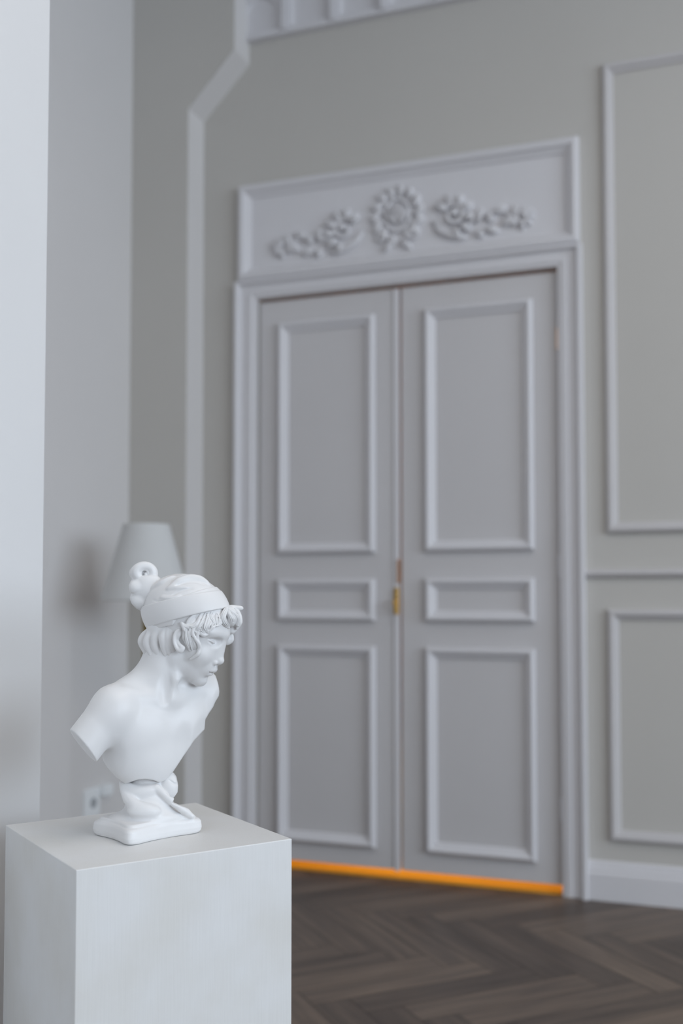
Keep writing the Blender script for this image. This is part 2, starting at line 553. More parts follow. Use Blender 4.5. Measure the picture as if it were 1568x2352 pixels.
# ------------------------------------------------------------------ wall mouldings to the right of the door
n = 4
WP = [(0, 0), (.0, .014), (.004, .022), (.012, .026), (.022, .024), (.028, .014), (.036, .011), (.040, 0)]
for x0, x1, z0, z1 in ((-.437, 1.35, 1.374, 3.186), (-.438, 1.35, .222, 1.085), (1.60, 2.80, 1.374, 3.186), (1.60, 2.80, .222, 1.085)):
    bm = bmesh.new()
    rect_moulding(bm, x0, x1, z0, z1, WP, YW)
    struct(mesh_obj('trim_%d' % n, bm, M['mould'])); n += 1
bm = bmesh.new()
run_x(bm, AX1, WINX, [(YW + .002, 1.203), (YW - .012, 1.205), (YW - .022, 1.212), (YW - .027, 1.221), (YW - .024, 1.230), (YW - .012, 1.237), (YW + .002, 1.238)])
struct(mesh_obj('trim_%d' % n, bm, M['mould'])); n += 1
# skirting
bm = bmesh.new()
run_x(bm, AX1, WINX, [(YW + .002, 0), (YW - .030, 0), (YW - .030, .098), (YW - .024, .106), (YW - .024, .116), (YW - .014, .124), (YW - .014, .134), (YW - .006, .143), (YW + .002, .143)])
struct(mesh_obj('baseboard_back', bm, M['trim']))
bm = bmesh.new()
run_x(bm, -2.158, AX0, [(YW + .002, 0), (YW - .016, 0), (YW - .016, .09), (YW - .008, .10), (YW + .002, .10)])
struct(mesh_obj('baseboard_back_left', bm, M['trim']))

# cornice: deep plaster frieze with a row of round-headed flutes
bm = bmesh.new()
CZ0, CZ1 = 3.553, ZC
x0c, x1c = -1.945, WINX
nicheW, pitch = .168, .2235
YF = YW - .034
xs_cells = []
k = 0
prev = x0c
NA = 14


def niche_outline(xc):
    pts = [(xc - nicheW / 2, CZ0 + .030), (xc + nicheW / 2, CZ0 + .030)]
    zc = 3.70 if k > 0 else 3.65
    for i in range(NA + 1):
        a = math.pi * i / NA
        pts.append((xc + nicheW / 2 * math.cos(a), zc + .084 * math.sin(a)))
    return pts


def face_grid(xa, xb, za, zb, y=YF):
    bm.faces.new([bm.verts.new((xa, y, za)), bm.verts.new((xb, y, za)), bm.verts.new((xb, y, zb)), bm.verts.new((xa, y, zb))])


xc0 = -1.875
while True:
    xc = xc0 + k * pitch
    if xc + nicheW / 2 > x1c: break
    xa = prev
    xb = xc + pitch / 2
    ol = niche_outline(xc)
    zc = ol[2][1]
    face_grid(xa, xc - nicheW / 2, CZ0, CZ1)
    face_grid(xc + nicheW / 2, xb, CZ0, CZ1)
    face_grid(xc - nicheW / 2, xc + nicheW / 2, CZ0, CZ0 + .030)
    arc = ol[2:]
    for p, q in zip(arc, arc[1:]):
        bm.faces.new([bm.verts.new(v) for v in ((p[0], YF, p[1]), (p[0], YF, CZ1), (q[0], YF, CZ1), (q[0], YF, q[1]))])
    # niche: rim then a hollow scooped back
    levels = [(1.0, 0), (.95, .009), (.84, .015), (.60, .017), (.0, .018)]
    cz = (CZ0 + .03 + zc + .084) / 2
    rings = []
    for sc, dp in levels[:-1]:
        rings.append([bm.verts.new((xc + (x - xc) * sc, YF + dp, cz + (z - cz) * (sc * .5 + .5))) for x, z in ol])
    for a, bb in zip(rings, rings[1:]):
        m_ = len(a)
        for i in range(m_):
            bm.faces.new((a[i], a[(i + 1) % m_], bb[(i + 1) % m_], bb[i]))
    bm.faces.new(rings[-1])
    # rib between the flutes
    run_x(bm, xb - .012, xb + .012, [(YF + .001, CZ0 + .012), (YF - .014, CZ0 + .014), (YF - .016, CZ0 + .14), (YF - .03, CZ1 - .08), (YF - .06, CZ1), (YF + .001, CZ1)])
    prev = xb
    k += 1
face_grid(prev, x1c, CZ0, CZ1)
bmesh.ops.remove_doubles(bm, verts=bm.verts[:], dist=.0002)
add_box(bm, x0c, x1c, YF, YW, CZ0 - .001, CZ0 + .001)
struct(mesh_obj('trim_%d' % n, bm, M['trim'])); n += 1

# ------------------------------------------------------------------ pedestal
ang = math.atan2(.244, .180)
pc = (-.7805, 1.309)
ped = box_obj('pedestal', M['ped'], (-.1515, .1515, -.1515, .1515, 0, .80), bevel=.0014, seg=3)
ped.location = (pc[0], pc[1], 0)
ped.rotation_euler = (0, 0, ang)
tag(ped, 'tall square pedestal painted off-white, carrying the white plaster bust', 'pedestal')

# ------------------------------------------------------------------ floor lamp in the alcove
LX, LYp = -2.075, 3.475
lamp = tag(empty('floor_lamp', (LX, LYp, 0)), 'floor lamp with white tapered shade on a dark brass pole behind the bust', 'lamp')
bm = bmesh.new()
lathe(bm, [(.0001, 0), (.13, 0), (.135, .006), (.132, .014), (.10, .020), (.03, .026), (.016, .040), (.0001, .041)])
mesh_obj('base', bm, M['lamp_brass'], lamp, True)
bm = bmesh.new()
lathe(bm, [(.0001, .03), (.011, .03), (.011, .55), (.015, .552), (.015, .575), (.011, .577), (.011, 1.10), (.015, 1.105), (.015, 1.14), (.0001, 1.14)], 24)
mesh_obj('pole', bm, M['lamp_brass'], lamp, True)['label'] = 'dark brass pole'
bm = bmesh.new()
zb, zt2, rb, rt = 1.117, 1.406, .166, .088
lathe(bm, [(rb - .003, zb), (rb, zb), (rb, zb + .006), (rt, zt2 - .006), (rt, zt2), (rt - .003, zt2), (rb - .004, zb + .002), (rb - .003, zb)], 72)
mesh_obj('lamp_shade', bm, M['shade'], lamp, True)
bm = bmesh.new()
for a in range(3):
    t = a * 2 * math.pi / 3
    tube(bm, [(0, 0, 1.36), (rt * math.cos(t), rt * math.sin(t), 1.398)], .0018, 6)
lathe(bm, [(.0001, 1.13), (.017, 1.135), (.017, 1.19), (.006, 1.195), (.006, 1.37), (.0001, 1.372)], 20)
mesh_obj('bulb_holder', bm, M['lamp_brass'], lamp, True)
bm = bmesh.new()
lathe(bm, [(.0001, 1.19), (.014, 1.195), (.030, 1.235), (.030, 1.26), (.018, 1.29), (.0001, 1.298)], 24)
mesh_obj('bulb', bm, M['plastic'], lamp, True)

# ------------------------------------------------------------------ socket on the alcove wall
so = tag(empty('wall_socket', (XL, 3.67, .300)), 'white wall socket low on the alcove wall, just above the back edge of the pedestal', 'socket')
bm = bmesh.new()
add_box(bm, 0, .012, -.055, .055, -.058, .058)
bmesh.ops.bevel(bm, geom=bm.edges[:], offset=.004, segments=2, affect='EDGES')
mesh_obj('faceplate', bm, M['plastic'], so)
bm = bmesh.new()
bmesh.ops.create_cone(bm, cap_ends=True, segments=32, radius1=.021, radius2=.020, depth=.003,
                      matrix=Matrix.Translation((.0125, .004, 0)) @ Matrix.Rotation(math.radians(90), 4, 'Y'))
mesh_obj('socket_well', bm, M['well'], so)
bm = bmesh.new()
add_box(bm, 0, .030, .058, .125, .016, .060)
bmesh.ops.bevel(bm, geom=bm.edges[:], offset=.005, segments=2, affect='EDGES')
mesh_obj('adapter', bm, M['plastic'], so)

# ================================================================== plaster bust
# modelling space: x to the right, y away from the viewer side, z up; 1 unit = US metres
A0 = math.atan((400.0 - 784.0) / F_PX)
D0 = 2445.0
US = 0.33 / 537.0
h_ang = YAW - A0                         # heading of the axis that points away, measured from +y to the left
XI = np.array([math.cos(h_ang), math.sin(h_ang), 0.0])
DI = np.array([-math.sin(h_ang), math.cos(h_ang), 0.0])


def V(px, py, d=0.0):
    """control point of the sculpture: seen at (px,py) in the photo's frame, d units behind the reference plane"""
    vx, vy = (px - PCX) / F_PX, -(py - PCY) / F_PX
    X = vx
    U = vy * math.cos(PITCH) + math.sin(PITCH)
    Z = math.cos(PITCH) - vy * math.sin(PITCH)
    wx, wy = X * math.cos(YAW) - Z * math.sin(YAW), X * math.sin(YAW) + Z * math.cos(YAW)
    r_ = np.array([wx, wy, U])
    t = (D0 + d) / float(r_ @ DI)
    p = r_ * t
    return np.array([float(p @ XI), float(p @ DI) - D0, p[2]])


def to_world(P):
    P = np.asarray(P)
    return (P[:, 0:1] * XI + (P[:, 1:2] + D0) * DI + P[:, 2:3] * np.array([0, 0, 1.0])) * US + np.array([0, 0, HCAM])


HO = V(512, 1484, 0)
cp, sp = math.cos(math.radians(22)), math.sin(math.radians(22))
sy, cy_ = math.sin(math.radians(68)), math.cos(math.radians(68))
HF = np.array([sy * cp, -cy_ * cp, -sp])
HU = np.array([sy * sp, -cy_ * sp, cp])
HN = np.array([-cy_, -sy, 0.0])
HR = np.stack([HF, HU, HN])              # rows: head axes


def H(f, u, n_=0.0):
    return HO + HF * f + HU * u + HN * n_


def smin(a, b, k):
    if k <= 0: return np.minimum(a, b)
    h = np.clip(.5 + .5 * (b - a) / k, 0, 1)
    return b + (a - b) * h - k * h * (1 - h)


def smax(a, b, k):
    return -smin(-a, -b, k)


class Grid:
    def __init__(s, lo, hi, h, mg=14):
        s.h = h
        s.lo = np.array(lo, float)
        s.n = np.ceil((np.array(hi) - s.lo) / h).astype(int) + 1
        s.ax = [(s.lo[i] + h * np.arange(s.n[i])).astype(np.float32) for i in range(3)]
        s.f = np.full(tuple(s.n), 60.0, np.float32)
        s.mg = mg

    def sub(s, lo, hi, m):
        sl = []
        for i in range(3):
            a = int(max(0, math.floor((lo[i] - m - s.lo[i]) / s.h)))
            b_ = int(min(s.n[i], math.ceil((hi[i] + m - s.lo[i]) / s.h) + 1))
            if b_ <= a: return None
            sl.append(slice(a, b_))
        return tuple(sl)

    def xyz(s, sl):
        return (s.ax[0][sl[0]][:, None, None], s.ax[1][sl[1]][None, :, None], s.ax[2][sl[2]][None, None, :])

    def op(s, sl, d, mode, k):
        if mode == 'add': s.f[sl] = smin(s.f[sl], d, k)
        elif mode == 'sub': s.f[sl] = smax(s.f[sl], -d, k)
        else: s.f[sl] = smax(s.f[sl], d, k)

    def ell(s, c, r, R=None, k=6, mode='add'):
        c = np.asarray(c, float); r = np.asarray(r, float)
        R = np.eye(3) if R is None else R
        ext = np.sqrt(((R * r[:, None]) ** 2).sum(0))
        sl = s.sub(c - ext, c + ext, max(k + 4, s.mg))
        if sl is None: return
        X, Y, Z = s.xyz(sl)
        X = X - c[0]; Y = Y - c[1]; Z = Z - c[2]
        q0 = q1 = 0
        for i in range(3):
            v = (R[i, 0] * X + R[i, 1] * Y + R[i, 2] * Z).astype(np.float32)
            q0 = q0 + (v / r[i]) ** 2
            q1 = q1 + (v / (r[i] * r[i])) ** 2
        k0 = np.sqrt(q0); k1 = np.sqrt(q1) + 1e-6
        s.op(sl, k0 * (k0 - 1) / k1, mode, k)

    def cap(s, a, b_, ra, rb, k=4, mode='add'):
        a = np.asarray(a, float); b_ = np.asarray(b_, float)
        R_ = max(ra, rb)
        sl = s.sub(np.minimum(a, b_) - R_, np.maximum(a, b_) + R_, max(k + 4, s.mg if mode == 'add' else 0))
        if sl is None: return
        X, Y, Z = s.xyz(sl)
        ba = b_ - a
        L2 = float(ba @ ba) + 1e-9
        px, py, pz = X - a[0], Y - a[1], Z - a[2]
        t = np.clip((px * ba[0] + py * ba[1] + pz * ba[2]) / L2, 0, 1).astype(np.float32)
        d = np.sqrt((px - t * ba[0]) ** 2 + (py - t * ba[1]) ** 2 + (pz - t * ba[2]) ** 2) - (ra + (rb - ra) * t)
        s.op(sl, d.astype(np.float32), mode, k)

    def poly(s, pts, radii, k=4, mode='add', n=0):
        P = np.array(pts, float)
        r = np.array(radii if hasattr(radii, '__len__') else [radii] * len(P), float)
        if n:
            P, r = spline(P, r, n)
        for i in range(len(P) - 1):
            s.cap(P[i], P[i + 1], r[i], r[i + 1], k if i else k, mode)

    def half(s, c, nrm, k=2, lo=None, hi=None, mode='int'):
        """keep the side opposite to nrm"""
        nrm = np.asarray(nrm, float); nrm = nrm / np.linalg.norm(nrm)
        sl = s.sub(s.lo if lo is None else lo, s.lo + s.h * s.n if hi is None else hi, 0)
        X, Y, Z = s.xyz(sl)
        d = ((X - c[0]) * nrm[0] + (Y - c[1]) * nrm[1] + (Z - c[2]) * nrm[2]).astype(np.float32)
        s.op(sl, d, mode, k)

    def mesh(s):
        return surface_nets(s.f, s.lo, s.h)


def spline(P, r, n):
    out, ro = [], []
    Q = np.vstack([2 * P[0] - P[1], P, 2 * P[-1] - P[-2]])
    for i in range(len(P) - 1):
        p0, p1, p2, p3 = Q[i], Q[i + 1], Q[i + 2], Q[i + 3]
        for j in range(n):
            t = j / n
            out.append(.5 * ((2 * p1) + (-p0 + p2) * t + (2 * p0 - 5 * p1 + 4 * p2 - p3) * t * t + (-p0 + 3 * p1 - 3 * p2 + p3) * t ** 3))
            ro.append(r[i] + (r[i + 1] - r[i]) * t)
    out.append(P[-1]); ro.append(r[-1])
    return np.array(out), np.array(ro)


def surface_nets(f, lo, h):
    f[0], f[-1], f[:, 0], f[:, -1], f[:, :, 0], f[:, :, -1] = 9, 9, 9, 9, 9, 9
    ins = f < 0
    c = np.zeros(tuple(n_ - 1 for n_ in f.shape), np.uint8)
    for dx in (0, 1):
        for dy in (0, 1):
            for dz in (0, 1):
                c += ins[dx:f.shape[0] - 1 + dx, dy:f.shape[1] - 1 + dy, dz:f.shape[2] - 1 + dz]
    act = (c > 0) & (c < 8)
    idx = np.argwhere(act)
    vid = np.full(act.shape, -1, np.int32)
    vid[act] = np.arange(len(idx))
    acc = np.zeros((len(idx), 3)); cnt = np.zeros(len(idx))
    corners = [(a, b_, d) for a in (0, 1) for b_ in (0, 1) for d in (0, 1)]
    val = {q: f[idx[:, 0] + q[0], idx[:, 1] + q[1], idx[:, 2] + q[2]].astype(float) for q in corners}
    for q in corners:
        for ax_ in range(3):
            if q[ax_] == 0:
                q2 = list(q); q2[ax_] = 1; q2 = tuple(q2)
                v0, v1 = val[q], val[q2]
                m_ = (v0 < 0) != (v1 < 0)
                t = np.where(m_, v0 / np.where(v0 - v1 == 0, 1, v0 - v1), 0)
                p = np.zeros((len(idx), 3))
                for i in range(3): p[:, i] = q[i]
                p[:, ax_] += t
                acc[m_] += p[m_]; cnt[m_] += 1
    verts = (idx + acc / cnt[:, None]) * h + lo
    faces = []
    for ax_ in range(3):
        o1, o2 = [(1, 2), (2, 0), (0, 1)][ax_]
        sh = list(f.shape)
        s0 = [slice(None)] * 3; s1 = [slice(None)] * 3
        s0[ax_] = slice(0, -1); s1[ax_] = slice(1, None)
        a_, b_ = ins[tuple(s0)], ins[tuple(s1)]
        e_ = np.argwhere(a_ != b_)
        e_ = e_[(e_[:, o1] > 0) & (e_[:, o2] > 0) & (e_[:, o1] < sh[o1] - 1) & (e_[:, o2] < sh[o2] - 1)]
        s_in = a_[e_[:, 0], e_[:, 1], e_[:, 2]]
        q = []
        for d1, d2 in ((-1, -1), (0, -1), (0, 0), (-1, 0)):
            g = e_.copy(); g[:, o1] += d1; g[:, o2] += d2
            q.append(vid[g[:, 0], g[:, 1], g[:, 2]])
        q = np.stack(q, 1)
        q[~s_in] = q[~s_in][:, ::-1]
        faces.append(q)
    return verts, np.vstack(faces)


def sdf_obj(name, grid, mat, parent, relax=1):
    v, fc = grid.mesh()
    fc = fc.astype(np.int32)
    for _ in range(relax):                # light smoothing of the voxel stepping
        s_ = np.zeros_like(v); c_ = np.zeros(len(v))
        for i in range(4):
            a_, b_ = fc[:, i], fc[:, (i + 1) % 4]
            for q0, q1 in ((a_, b_), (b_, a_)):
                for k_ in range(3):
                    s_[:, k_] += np.bincount(q0, v[q1, k_], len(v))
                c_ += np.bincount(q0, minlength=len(v))
        v = v * .45 + .55 * s_ / np.maximum(c_, 1)[:, None]
    wv = to_world(v) - np.array(parent.location)
    me = bpy.data.meshes.new(name)
    me.vertices.add(len(wv)); me.vertices.foreach_set('co', wv.astype(np.float32).ravel())
    me.loops.add(len(fc) * 4); me.loops.foreach_set('vertex_index', fc.ravel())
    me.polygons.add(len(fc))
    me.polygons.foreach_set('loop_start', np.arange(0, len(fc) * 4, 4, dtype=np.int32))
    me.update(calc_edges=True)
    me.validate()
    me.shade_smooth()
    me.materials.append(mat)
    o = bpy.data.objects.new(name, me)
    o.parent = parent
    return link(o)


def ell_depth(px, py, c, r, R, lift=0.0):
    """point on the viewer side of an ellipsoid seen at (px,py)"""
    p0, p1 = V(px, py, -200), V(px, py, 200)
    A = (R @ (p0 - c)) / r
    B = (R @ (p1 - p0)) / r
    a, b_, c_ = B @ B, 2 * A @ B, A @ A - 1
    disc = b_ * b_ - 4 * a * c_
    t = (-b_ - math.sqrt(disc)) / (2 * a) if disc > 0 else -b_ / (2 * a)
    p = p0 + (p1 - p0) * t
    dirv = (p1 - p0) / np.linalg.norm(p1 - p0)
    return p - dirv * lift


def halfspace_poly(grid, pts, k=2.5, d0=0.0):
    """trim everything outside an outline (points in the photo's frame, extruded along the depth axis)"""
    P = np.array([V(x, y, d0) for x, y in pts])[:, [0, 2]]
    X, Z = np.meshgrid(grid.ax[0], grid.ax[2], indexing='ij')
    best = np.full(X.shape, 1e9); inside = np.zeros(X.shape, bool)
    n_ = len(P)
    for i in range(n_):
        a, b_ = P[i], P[(i + 1) % n_]
        e_ = b_ - a
        t = np.clip(((X - a[0]) * e_[0] + (Z - a[1]) * e_[1]) / (e_ @ e_), 0, 1)
        best = np.minimum(best, np.hypot(X - a[0] - t * e_[0], Z - a[1] - t * e_[1]))
        cr = ((a[1] > Z) != (b_[1] > Z)) & (X < (b_[0] - a[0]) * (Z - a[1]) / (b_[1] - a[1] + 1e-12) + a[0])
        inside ^= cr
    d = np.where(inside, -best, best).astype(np.float32)
    grid.f = smax(grid.f, d[:, None, :], k)


base_w = to_world(np.array([[-65.0, -4.0, -537.0]]))[0]
bust = tag(empty('bust', tuple(base_w)), 'white plaster bust of a young woman with bound hair looking down, standing on the pedestal', 'bust')

# ---- figure: head, neck, shoulders and chest as one surface
lo = V(150, 1810, 0); hi = V(540, 1330, 0)
G = Grid((lo[0] - 10, -150, lo[2]), (hi[0] + 10, 165, hi[2]), 1.45, 36)
# torso
TR = np.array([[-.857, -.515, 0], [.515, -.857, 0], [0, 0, 1]])       # rows: right, front, up of the chest


def Tp(r, f_, px=369, py=1700, d=35):
    return V(px, py, d) + TR[0] * r + TR[1] * f_


G.ell(V(352, 1690, 38), (112, 62, 125), TR, 0)                        # rib cage
G.ell(V(330, 1680, -8), (78, 44, 88), TR, 30)                         # near breast mass
G.ell(V(296, 1712, 22), (64, 48, 88), TR, 16)                         # side below the armpit
G.ell(V(424, 1668, 42), (62, 40, 84), TR, 26)                         # far breast mass
G.cap(V(345, 1562, 45), V(262, 1622, -20), 40, 45, 30)                # near trapezius to shoulder
G.ell(V(262, 1640, -36), (50, 48, 56), TR, 18)                        # near deltoid
G.cap(V(262, 1624, -32), V(160, 1752, -68), 47, 44, 16)               # near upper arm (cut below)
G.cap(V(395, 1560, 60), V(470, 1590, 98), 34, 42, 30)                 # far trapezius
G.ell(V(472, 1606, 100), (42, 44, 66), TR, 14)                        # far deltoid
G.cap(V(386, 1480, 40), V(366, 1590, 38), 50, 62, 24)                 # neck
G.cap(V(399, 1500, -4), V(403, 1560, -9), 9, 9, 14)                   # sterno-mastoid
G.cap(V(403, 1560, -9), V(391, 1604, -9), 9, 7, 12)
G.cap(V(388, 1608, -2), V(290, 1600, -42), 5, 7, 26)                  # near collar bone
G.cap(V(400, 1606, 4), V(456, 1584, 58), 5, 6, 24)
G.ell(V(328, 1742, 8), (72, 46, 62), TR, 18)
G.ell(V(356, 1748, 14), (62, 42, 58), TR, 26)
G.ell(V(264, 1755, -84), (20, 30, 42), TR, 20, 'sub')                 # armpit
G.ell(V(438, 1714, -28), (24, 30, 58), TR, 15, 'sub')
G.ell(V(348, 1640, -84), (18, 16, 22), TR, 22, 'sub')
G.ell(V(380, 1580, -30), (12, 13, 34), TR, 12, 'sub')                 # hollow beside the neck
G.ell(V(425, 1574, -8), (13, 18, 13), TR, 10, 'sub')                  # hollow below the jaw
# cut of the near arm
G.half(V(194, 1716, -66), (-.756, -.26, -.60), 3, lo=V(90, 1850, -300), hi=V(300, 1560, 300))
# cut of the far arm
G.half(V(485, 1622, 52), (.80, -.55, -.16), 3, lo=V(440, 1830, -200), hi=V(640, 1500, 300))
# back of the chest is cut flat
G.half(V(350, 1700, 118), (-.2, 1, -.1), 6, lo=V(100, 1830, -400), hi=V(640, 1600, 400))
halfspace_poly(G, [(60, 1100), (900, 1100), (900, 1400), (478, 1515), (492, 1545), (499, 1559), (505, 1580), (507, 1595), (506, 1606), (497, 1619), (493, 1629), (482, 1645), (473, 1658), (471, 1682), (446, 1704), (421, 1739),
                   (398, 1772), (381, 1791), (366, 1796), (352, 1787), (335, 1784), (317, 1785), (303, 1791), (288, 1799), (268, 1784), (250, 1767), (238, 1752), (228, 1752),
                   (205, 1770), (60, 1770)], 4)
# head
E = lambda c, r, k=6, mode='add': G.ell(H(*c), r, HR, k, mode)
E((-98, 28, 0), (98, 84, 72), 0)
E((-95, 0, 0), (90, 66, 66), 12)
E((-50, -34, 0), (50, 72, 52), 14)
for s in (-1, 1):
    G.cap(H(-78, -58, 40 * s), H(-28, -88, 8 * s), 20, 13, 16)
    E((-38, -32, 32 * s), (27, 24, 24), 14)
    E((-7, 8, 31 * s), (13, 12, 19), 9, 'sub')                      # socket
    E((-5, 13, 13 * s), (5, 8, 5), 8, 'sub')
    G.cap(H(-7, 27, 7 * s), H(-26, 26, 46 * s), 8, 8, 12)             # brow
E((-22, -94, 0), (15.5, 14, 17), 10)
E((-20, -58, 0), (24, 24, 27), 10)
G.cap(H(-11, 16, 0), H(-2, -30, 0), 10.5, 13, 14)                       # nose
E((5, -34, 0), (10.5, 9, 10), 6)
for s in (-1, 1):
    E((-2, -40, 13 * s), (9, 6.5, 6), 3)                              # nostril wing
    G.poly([H(-12, -33, 15 * s), H(-12.5, -41, 18 * s), H(-8, -47.5, 16 * s)], [1.5, 2.2, 1.2], 4, 'sub', n=4)
    E((-31, 4, 30 * s), (14, 12.5, 18), 3)                            # eye ball
for s in (-1, 1):                                                     # lids
    G.poly([H(-24, 7.5, 45 * s), H(-18.4, 5.6, 37 * s), H(-16.0, 3.4, 29 * s), H(-16.5, 3.6, 20 * s)], [1.2, 2.3, 2.5, 1.4], 2.5, n=5)
    G.poly([H(-24, 1.5, 44 * s), H(-18.8, -2.5, 37 * s), H(-16.6, -5.0, 29 * s), H(-17, -2.5, 20 * s)], [1.0, 1.8, 2.0, 1.2], 2.5, n=5)
    G.poly([H(-22, 4.6, 45 * s), H(-16.4, 1.6, 37 * s), H(-14.0, -.9, 29 * s), H(-14.6, .4, 21 * s)], [.9, 1.6, 1.7, .9], 1.4, 'sub', n=5)
    G.poly([H(-24, 10.5, 46 * s), H(-18.5, 11.5, 34 * s), H(-15.5, 10, 20 * s)], [.9, 1.7, 1.0], 2.5, 'sub', n=5)
# mouth
for s in (-1, 1):
    G.poly([H(-1.0, -59.5, 0), H(-1.0, -58.5, 5 * s), H(-4.5, -59.5, 12 * s), H(-11, -60.5, 19 * s)], [4.8, 4.8, 3.8, 1.8], 5, n=4)
    G.poly([H(-8.0, -73.0, 0), H(-8.4, -72.6, 6 * s), H(-10.5, -69.5, 12 * s), H(-14, -63.5, 18 * s)], [5.2, 5.2, 4.0, 1.8], 5, n=4)
    G.poly([H(2.6, -67.0, 0), H(1.2, -66.4, 6 * s), H(-3.0, -64.6, 13 * s), H(-9.5, -61.2, 21 * s)], [2.0, 2.0, 1.8, 1.5], 2.2, 'sub', n=4)
    E((3.0, -45.5, 7 * s), (6, 3.0, 3.2), 2, 'sub')                   # nostril
E((-4, -81, 0), (6, 4.5, 13), 7, 'sub')
# ears


def Hn(px, py, n_):
    p0, p1 = V(px, py, -200), V(px, py, 200)
    a, b_ = float((p0 - HO) @ HN), float((p1 - HO) @ HN)
    t = (n_ - a) / (b_ - a)
    return p0 + (p1 - p0) * t


EARP = [(413, 1446), (405, 1451), (400, 1462), (400, 1476), (406, 1489), (414, 1494), (420, 1488)]
EARI = [(413, 1449), (410, 1459), (406, 1469), (411, 1480), (417, 1487)]


def far_side(p):
    q = HR @ (p - HO)
    return H(q[0], q[1], -q[2])


for g_ in (lambda p: p, far_side):
    G.poly([g_(Hn(x, y, z)) for (x, y), z in zip(EARP, (72, 75, 77, 77, 75, 72, 71))], [2.6, 3.0, 2.8, 2.8, 3.4, 5.5, 5.0], 2.5, n=5)
    G.poly([g_(Hn(x, y, z)) for (x, y), z in zip(EARI, (70, 71, 71, 71, 71))], [3.5, 4.5, 3.6, 4, 5], 2.5, n=4)
sdf_obj('figure', G, M['plaster'], bust, 2)

# ---- headscarf, hair
CC, CR = H(-114, 38, 0), np.array([106., 88., 80.])
BKN = -(HF * .79 + HU * .61)
BKP = HO - (HF * .79 + HU * .61) * 169
S = lambda px, py, lift=0.0: ell_depth(px, py, CC, CR, HR, lift)


def head_grid(x0, x1, y0, y1, d0_, d1_, h=1.2):
    a, b_ = V(x0, y1, 0), V(x1, y0, 0)
    return Grid((a[0], d0_, a[2]), (b_[0], d1_, b_[2]), h)


# wrapped cap over the crown
G = head_grid(312, 540, 1300, 1470, -70, 130, 1.25)
G.ell(CC, CR - 1.0, HR, 0)
m1 = np.array([-.563, .826, 0]) @ HR
m1o = HO + m1 * 128
for pts, rr in (([(386, 1352), (406, 1350), (432, 1353)], 3), ([(372, 1373), (392, 1376), (412, 1371)], 3),
                ([(388, 1353), (410, 1336), (434, 1328), (458, 1331), (478, 1341)], 6), ([(345, 1354), (372, 1338), (398, 1325)], 4)):
    G.poly([S(x, y, -3.5) for x, y in pts], [1.5] + [rr] * (len(pts) - 2) + [1.5], 8, n=5)
for pts in ([(386, 1342), (412, 1325), (440, 1317), (464, 1322), (480, 1334)], [(396, 1366), (416, 1356), (442, 1350)], [(350, 1378), (380, 1386), (404, 1379)],
            [(404, 1346), (430, 1336), (452, 1336), (468, 1342)]):
    G.poly([S(x, y, 1.5) for x, y in pts], ([1.0, 2.0, 2.2, 2.0, 1.0] if len(pts) == 5 else [1.0, 1.8, 1.8, 1.0])[:len(pts)], 4, 'sub', n=5)
G.half(BKP, BKN, 8)
G.half(m1o - m1 * 3, -m1, 1)
sdf_obj('head_wrap', G, M['plaster'], bust, 2)

# broad headband with its doubled upper and lower folds
G = head_grid(312, 540, 1320, 1480, -75, 130, 1.25)
m2 = np.array([-.593, .805, 0]) @ HR
m3 = np.array([-.697, .717, 0]) @ HR


def band(gr, grow, lo_n, lo_o, hi_n, hi_o, k=1.0, back=False):
    g2 = Grid(gr.lo, gr.lo + gr.h * (gr.n - 1), gr.h)
    g2.ell(CC, CR + grow, HR, 0)
    g2.half(HO + lo_n * lo_o, -lo_n, k)
    g2.half(HO + hi_n * hi_o, hi_n, k)
    if back: g2.half(HO - HF * 104, HF, 4)
    g2.half(BKP + BKN * grow, BKN, 8)
    mn = tuple(slice(0, min(a, b_)) for a, b_ in zip(gr.f.shape, g2.f.shape))
    gr.f[mn] = np.minimum(gr.f[mn], g2.f[mn])


band(G, 4.0, m2, 82, m1, 127.5, 1.5)
band(G, 2.2, m2, 90, m3, 134, 1.0)
m4 = np.array([-.540, .842, 0]) @ HR
band(G, 1.6, m4, 66, m2, 84, 1.0, True)
sdf_obj('headband', G, M['plaster'], bust, 2)

# knot of hair at the back of the head
G = head_grid(280, 400, 1270, 1430, -40, 140, 1.1)
Bd = 40


def ring(cx_, cy2, rx, ry, d, rad, a0, a1, k=3, tilt=0.0, nn=14, rad2=None):
    pts, rr = [], []
    for i in range(nn + 1):
        t = i / nn
        a = math.radians(a0 + (a1 - a0) * t)
        pts.append(V(cx_ + rx * math.cos(a), cy2 - ry * math.sin(a), d + tilt * math.cos(a)))
        rr.append(rad + ((rad2 if rad2 is not None else rad) - rad) * t)
    G.poly(pts, rr, k)


G.ell(V(338, 1352, Bd + 12), (44, 34, 44), None, 0)
G.ell(V(312, 1350, Bd + 2), (22, 24, 20), None, 5)
G.ell(V(320, 1380, Bd + 10), (28, 28, 24), None, 4)
G.ell(V(336, 1392, Bd + 20), (20, 26, 18), None, 6)
halfspace_poly(G, [(304, 1326), (320, 1322), (360, 1321), (374, 1332), (420, 1340), (420, 1440), (345, 1440), (325, 1406), (312, 1397), (302, 1386), (298, 1374),
                   (300, 1364), (297, 1356), (296, 1345), (299, 1335)], 5, Bd)
G.ell(V(331, 1313, Bd + 12), (20, 9, 17), None, 3)
ring(331, 1315, 19, 15, Bd, 10.5, 215, -20, 2, 4)
ring(331, 1317, 20, 16, Bd + 14, 11, 215, -20, 3, 4)
ring(331, 1316, 9, 9, Bd - 4, 3.2, 200, -10, 1.2, 2)
G.cap(V(336, 1326, Bd + 4), V(334, 1318, Bd - 2), 6, 3.5, 2)
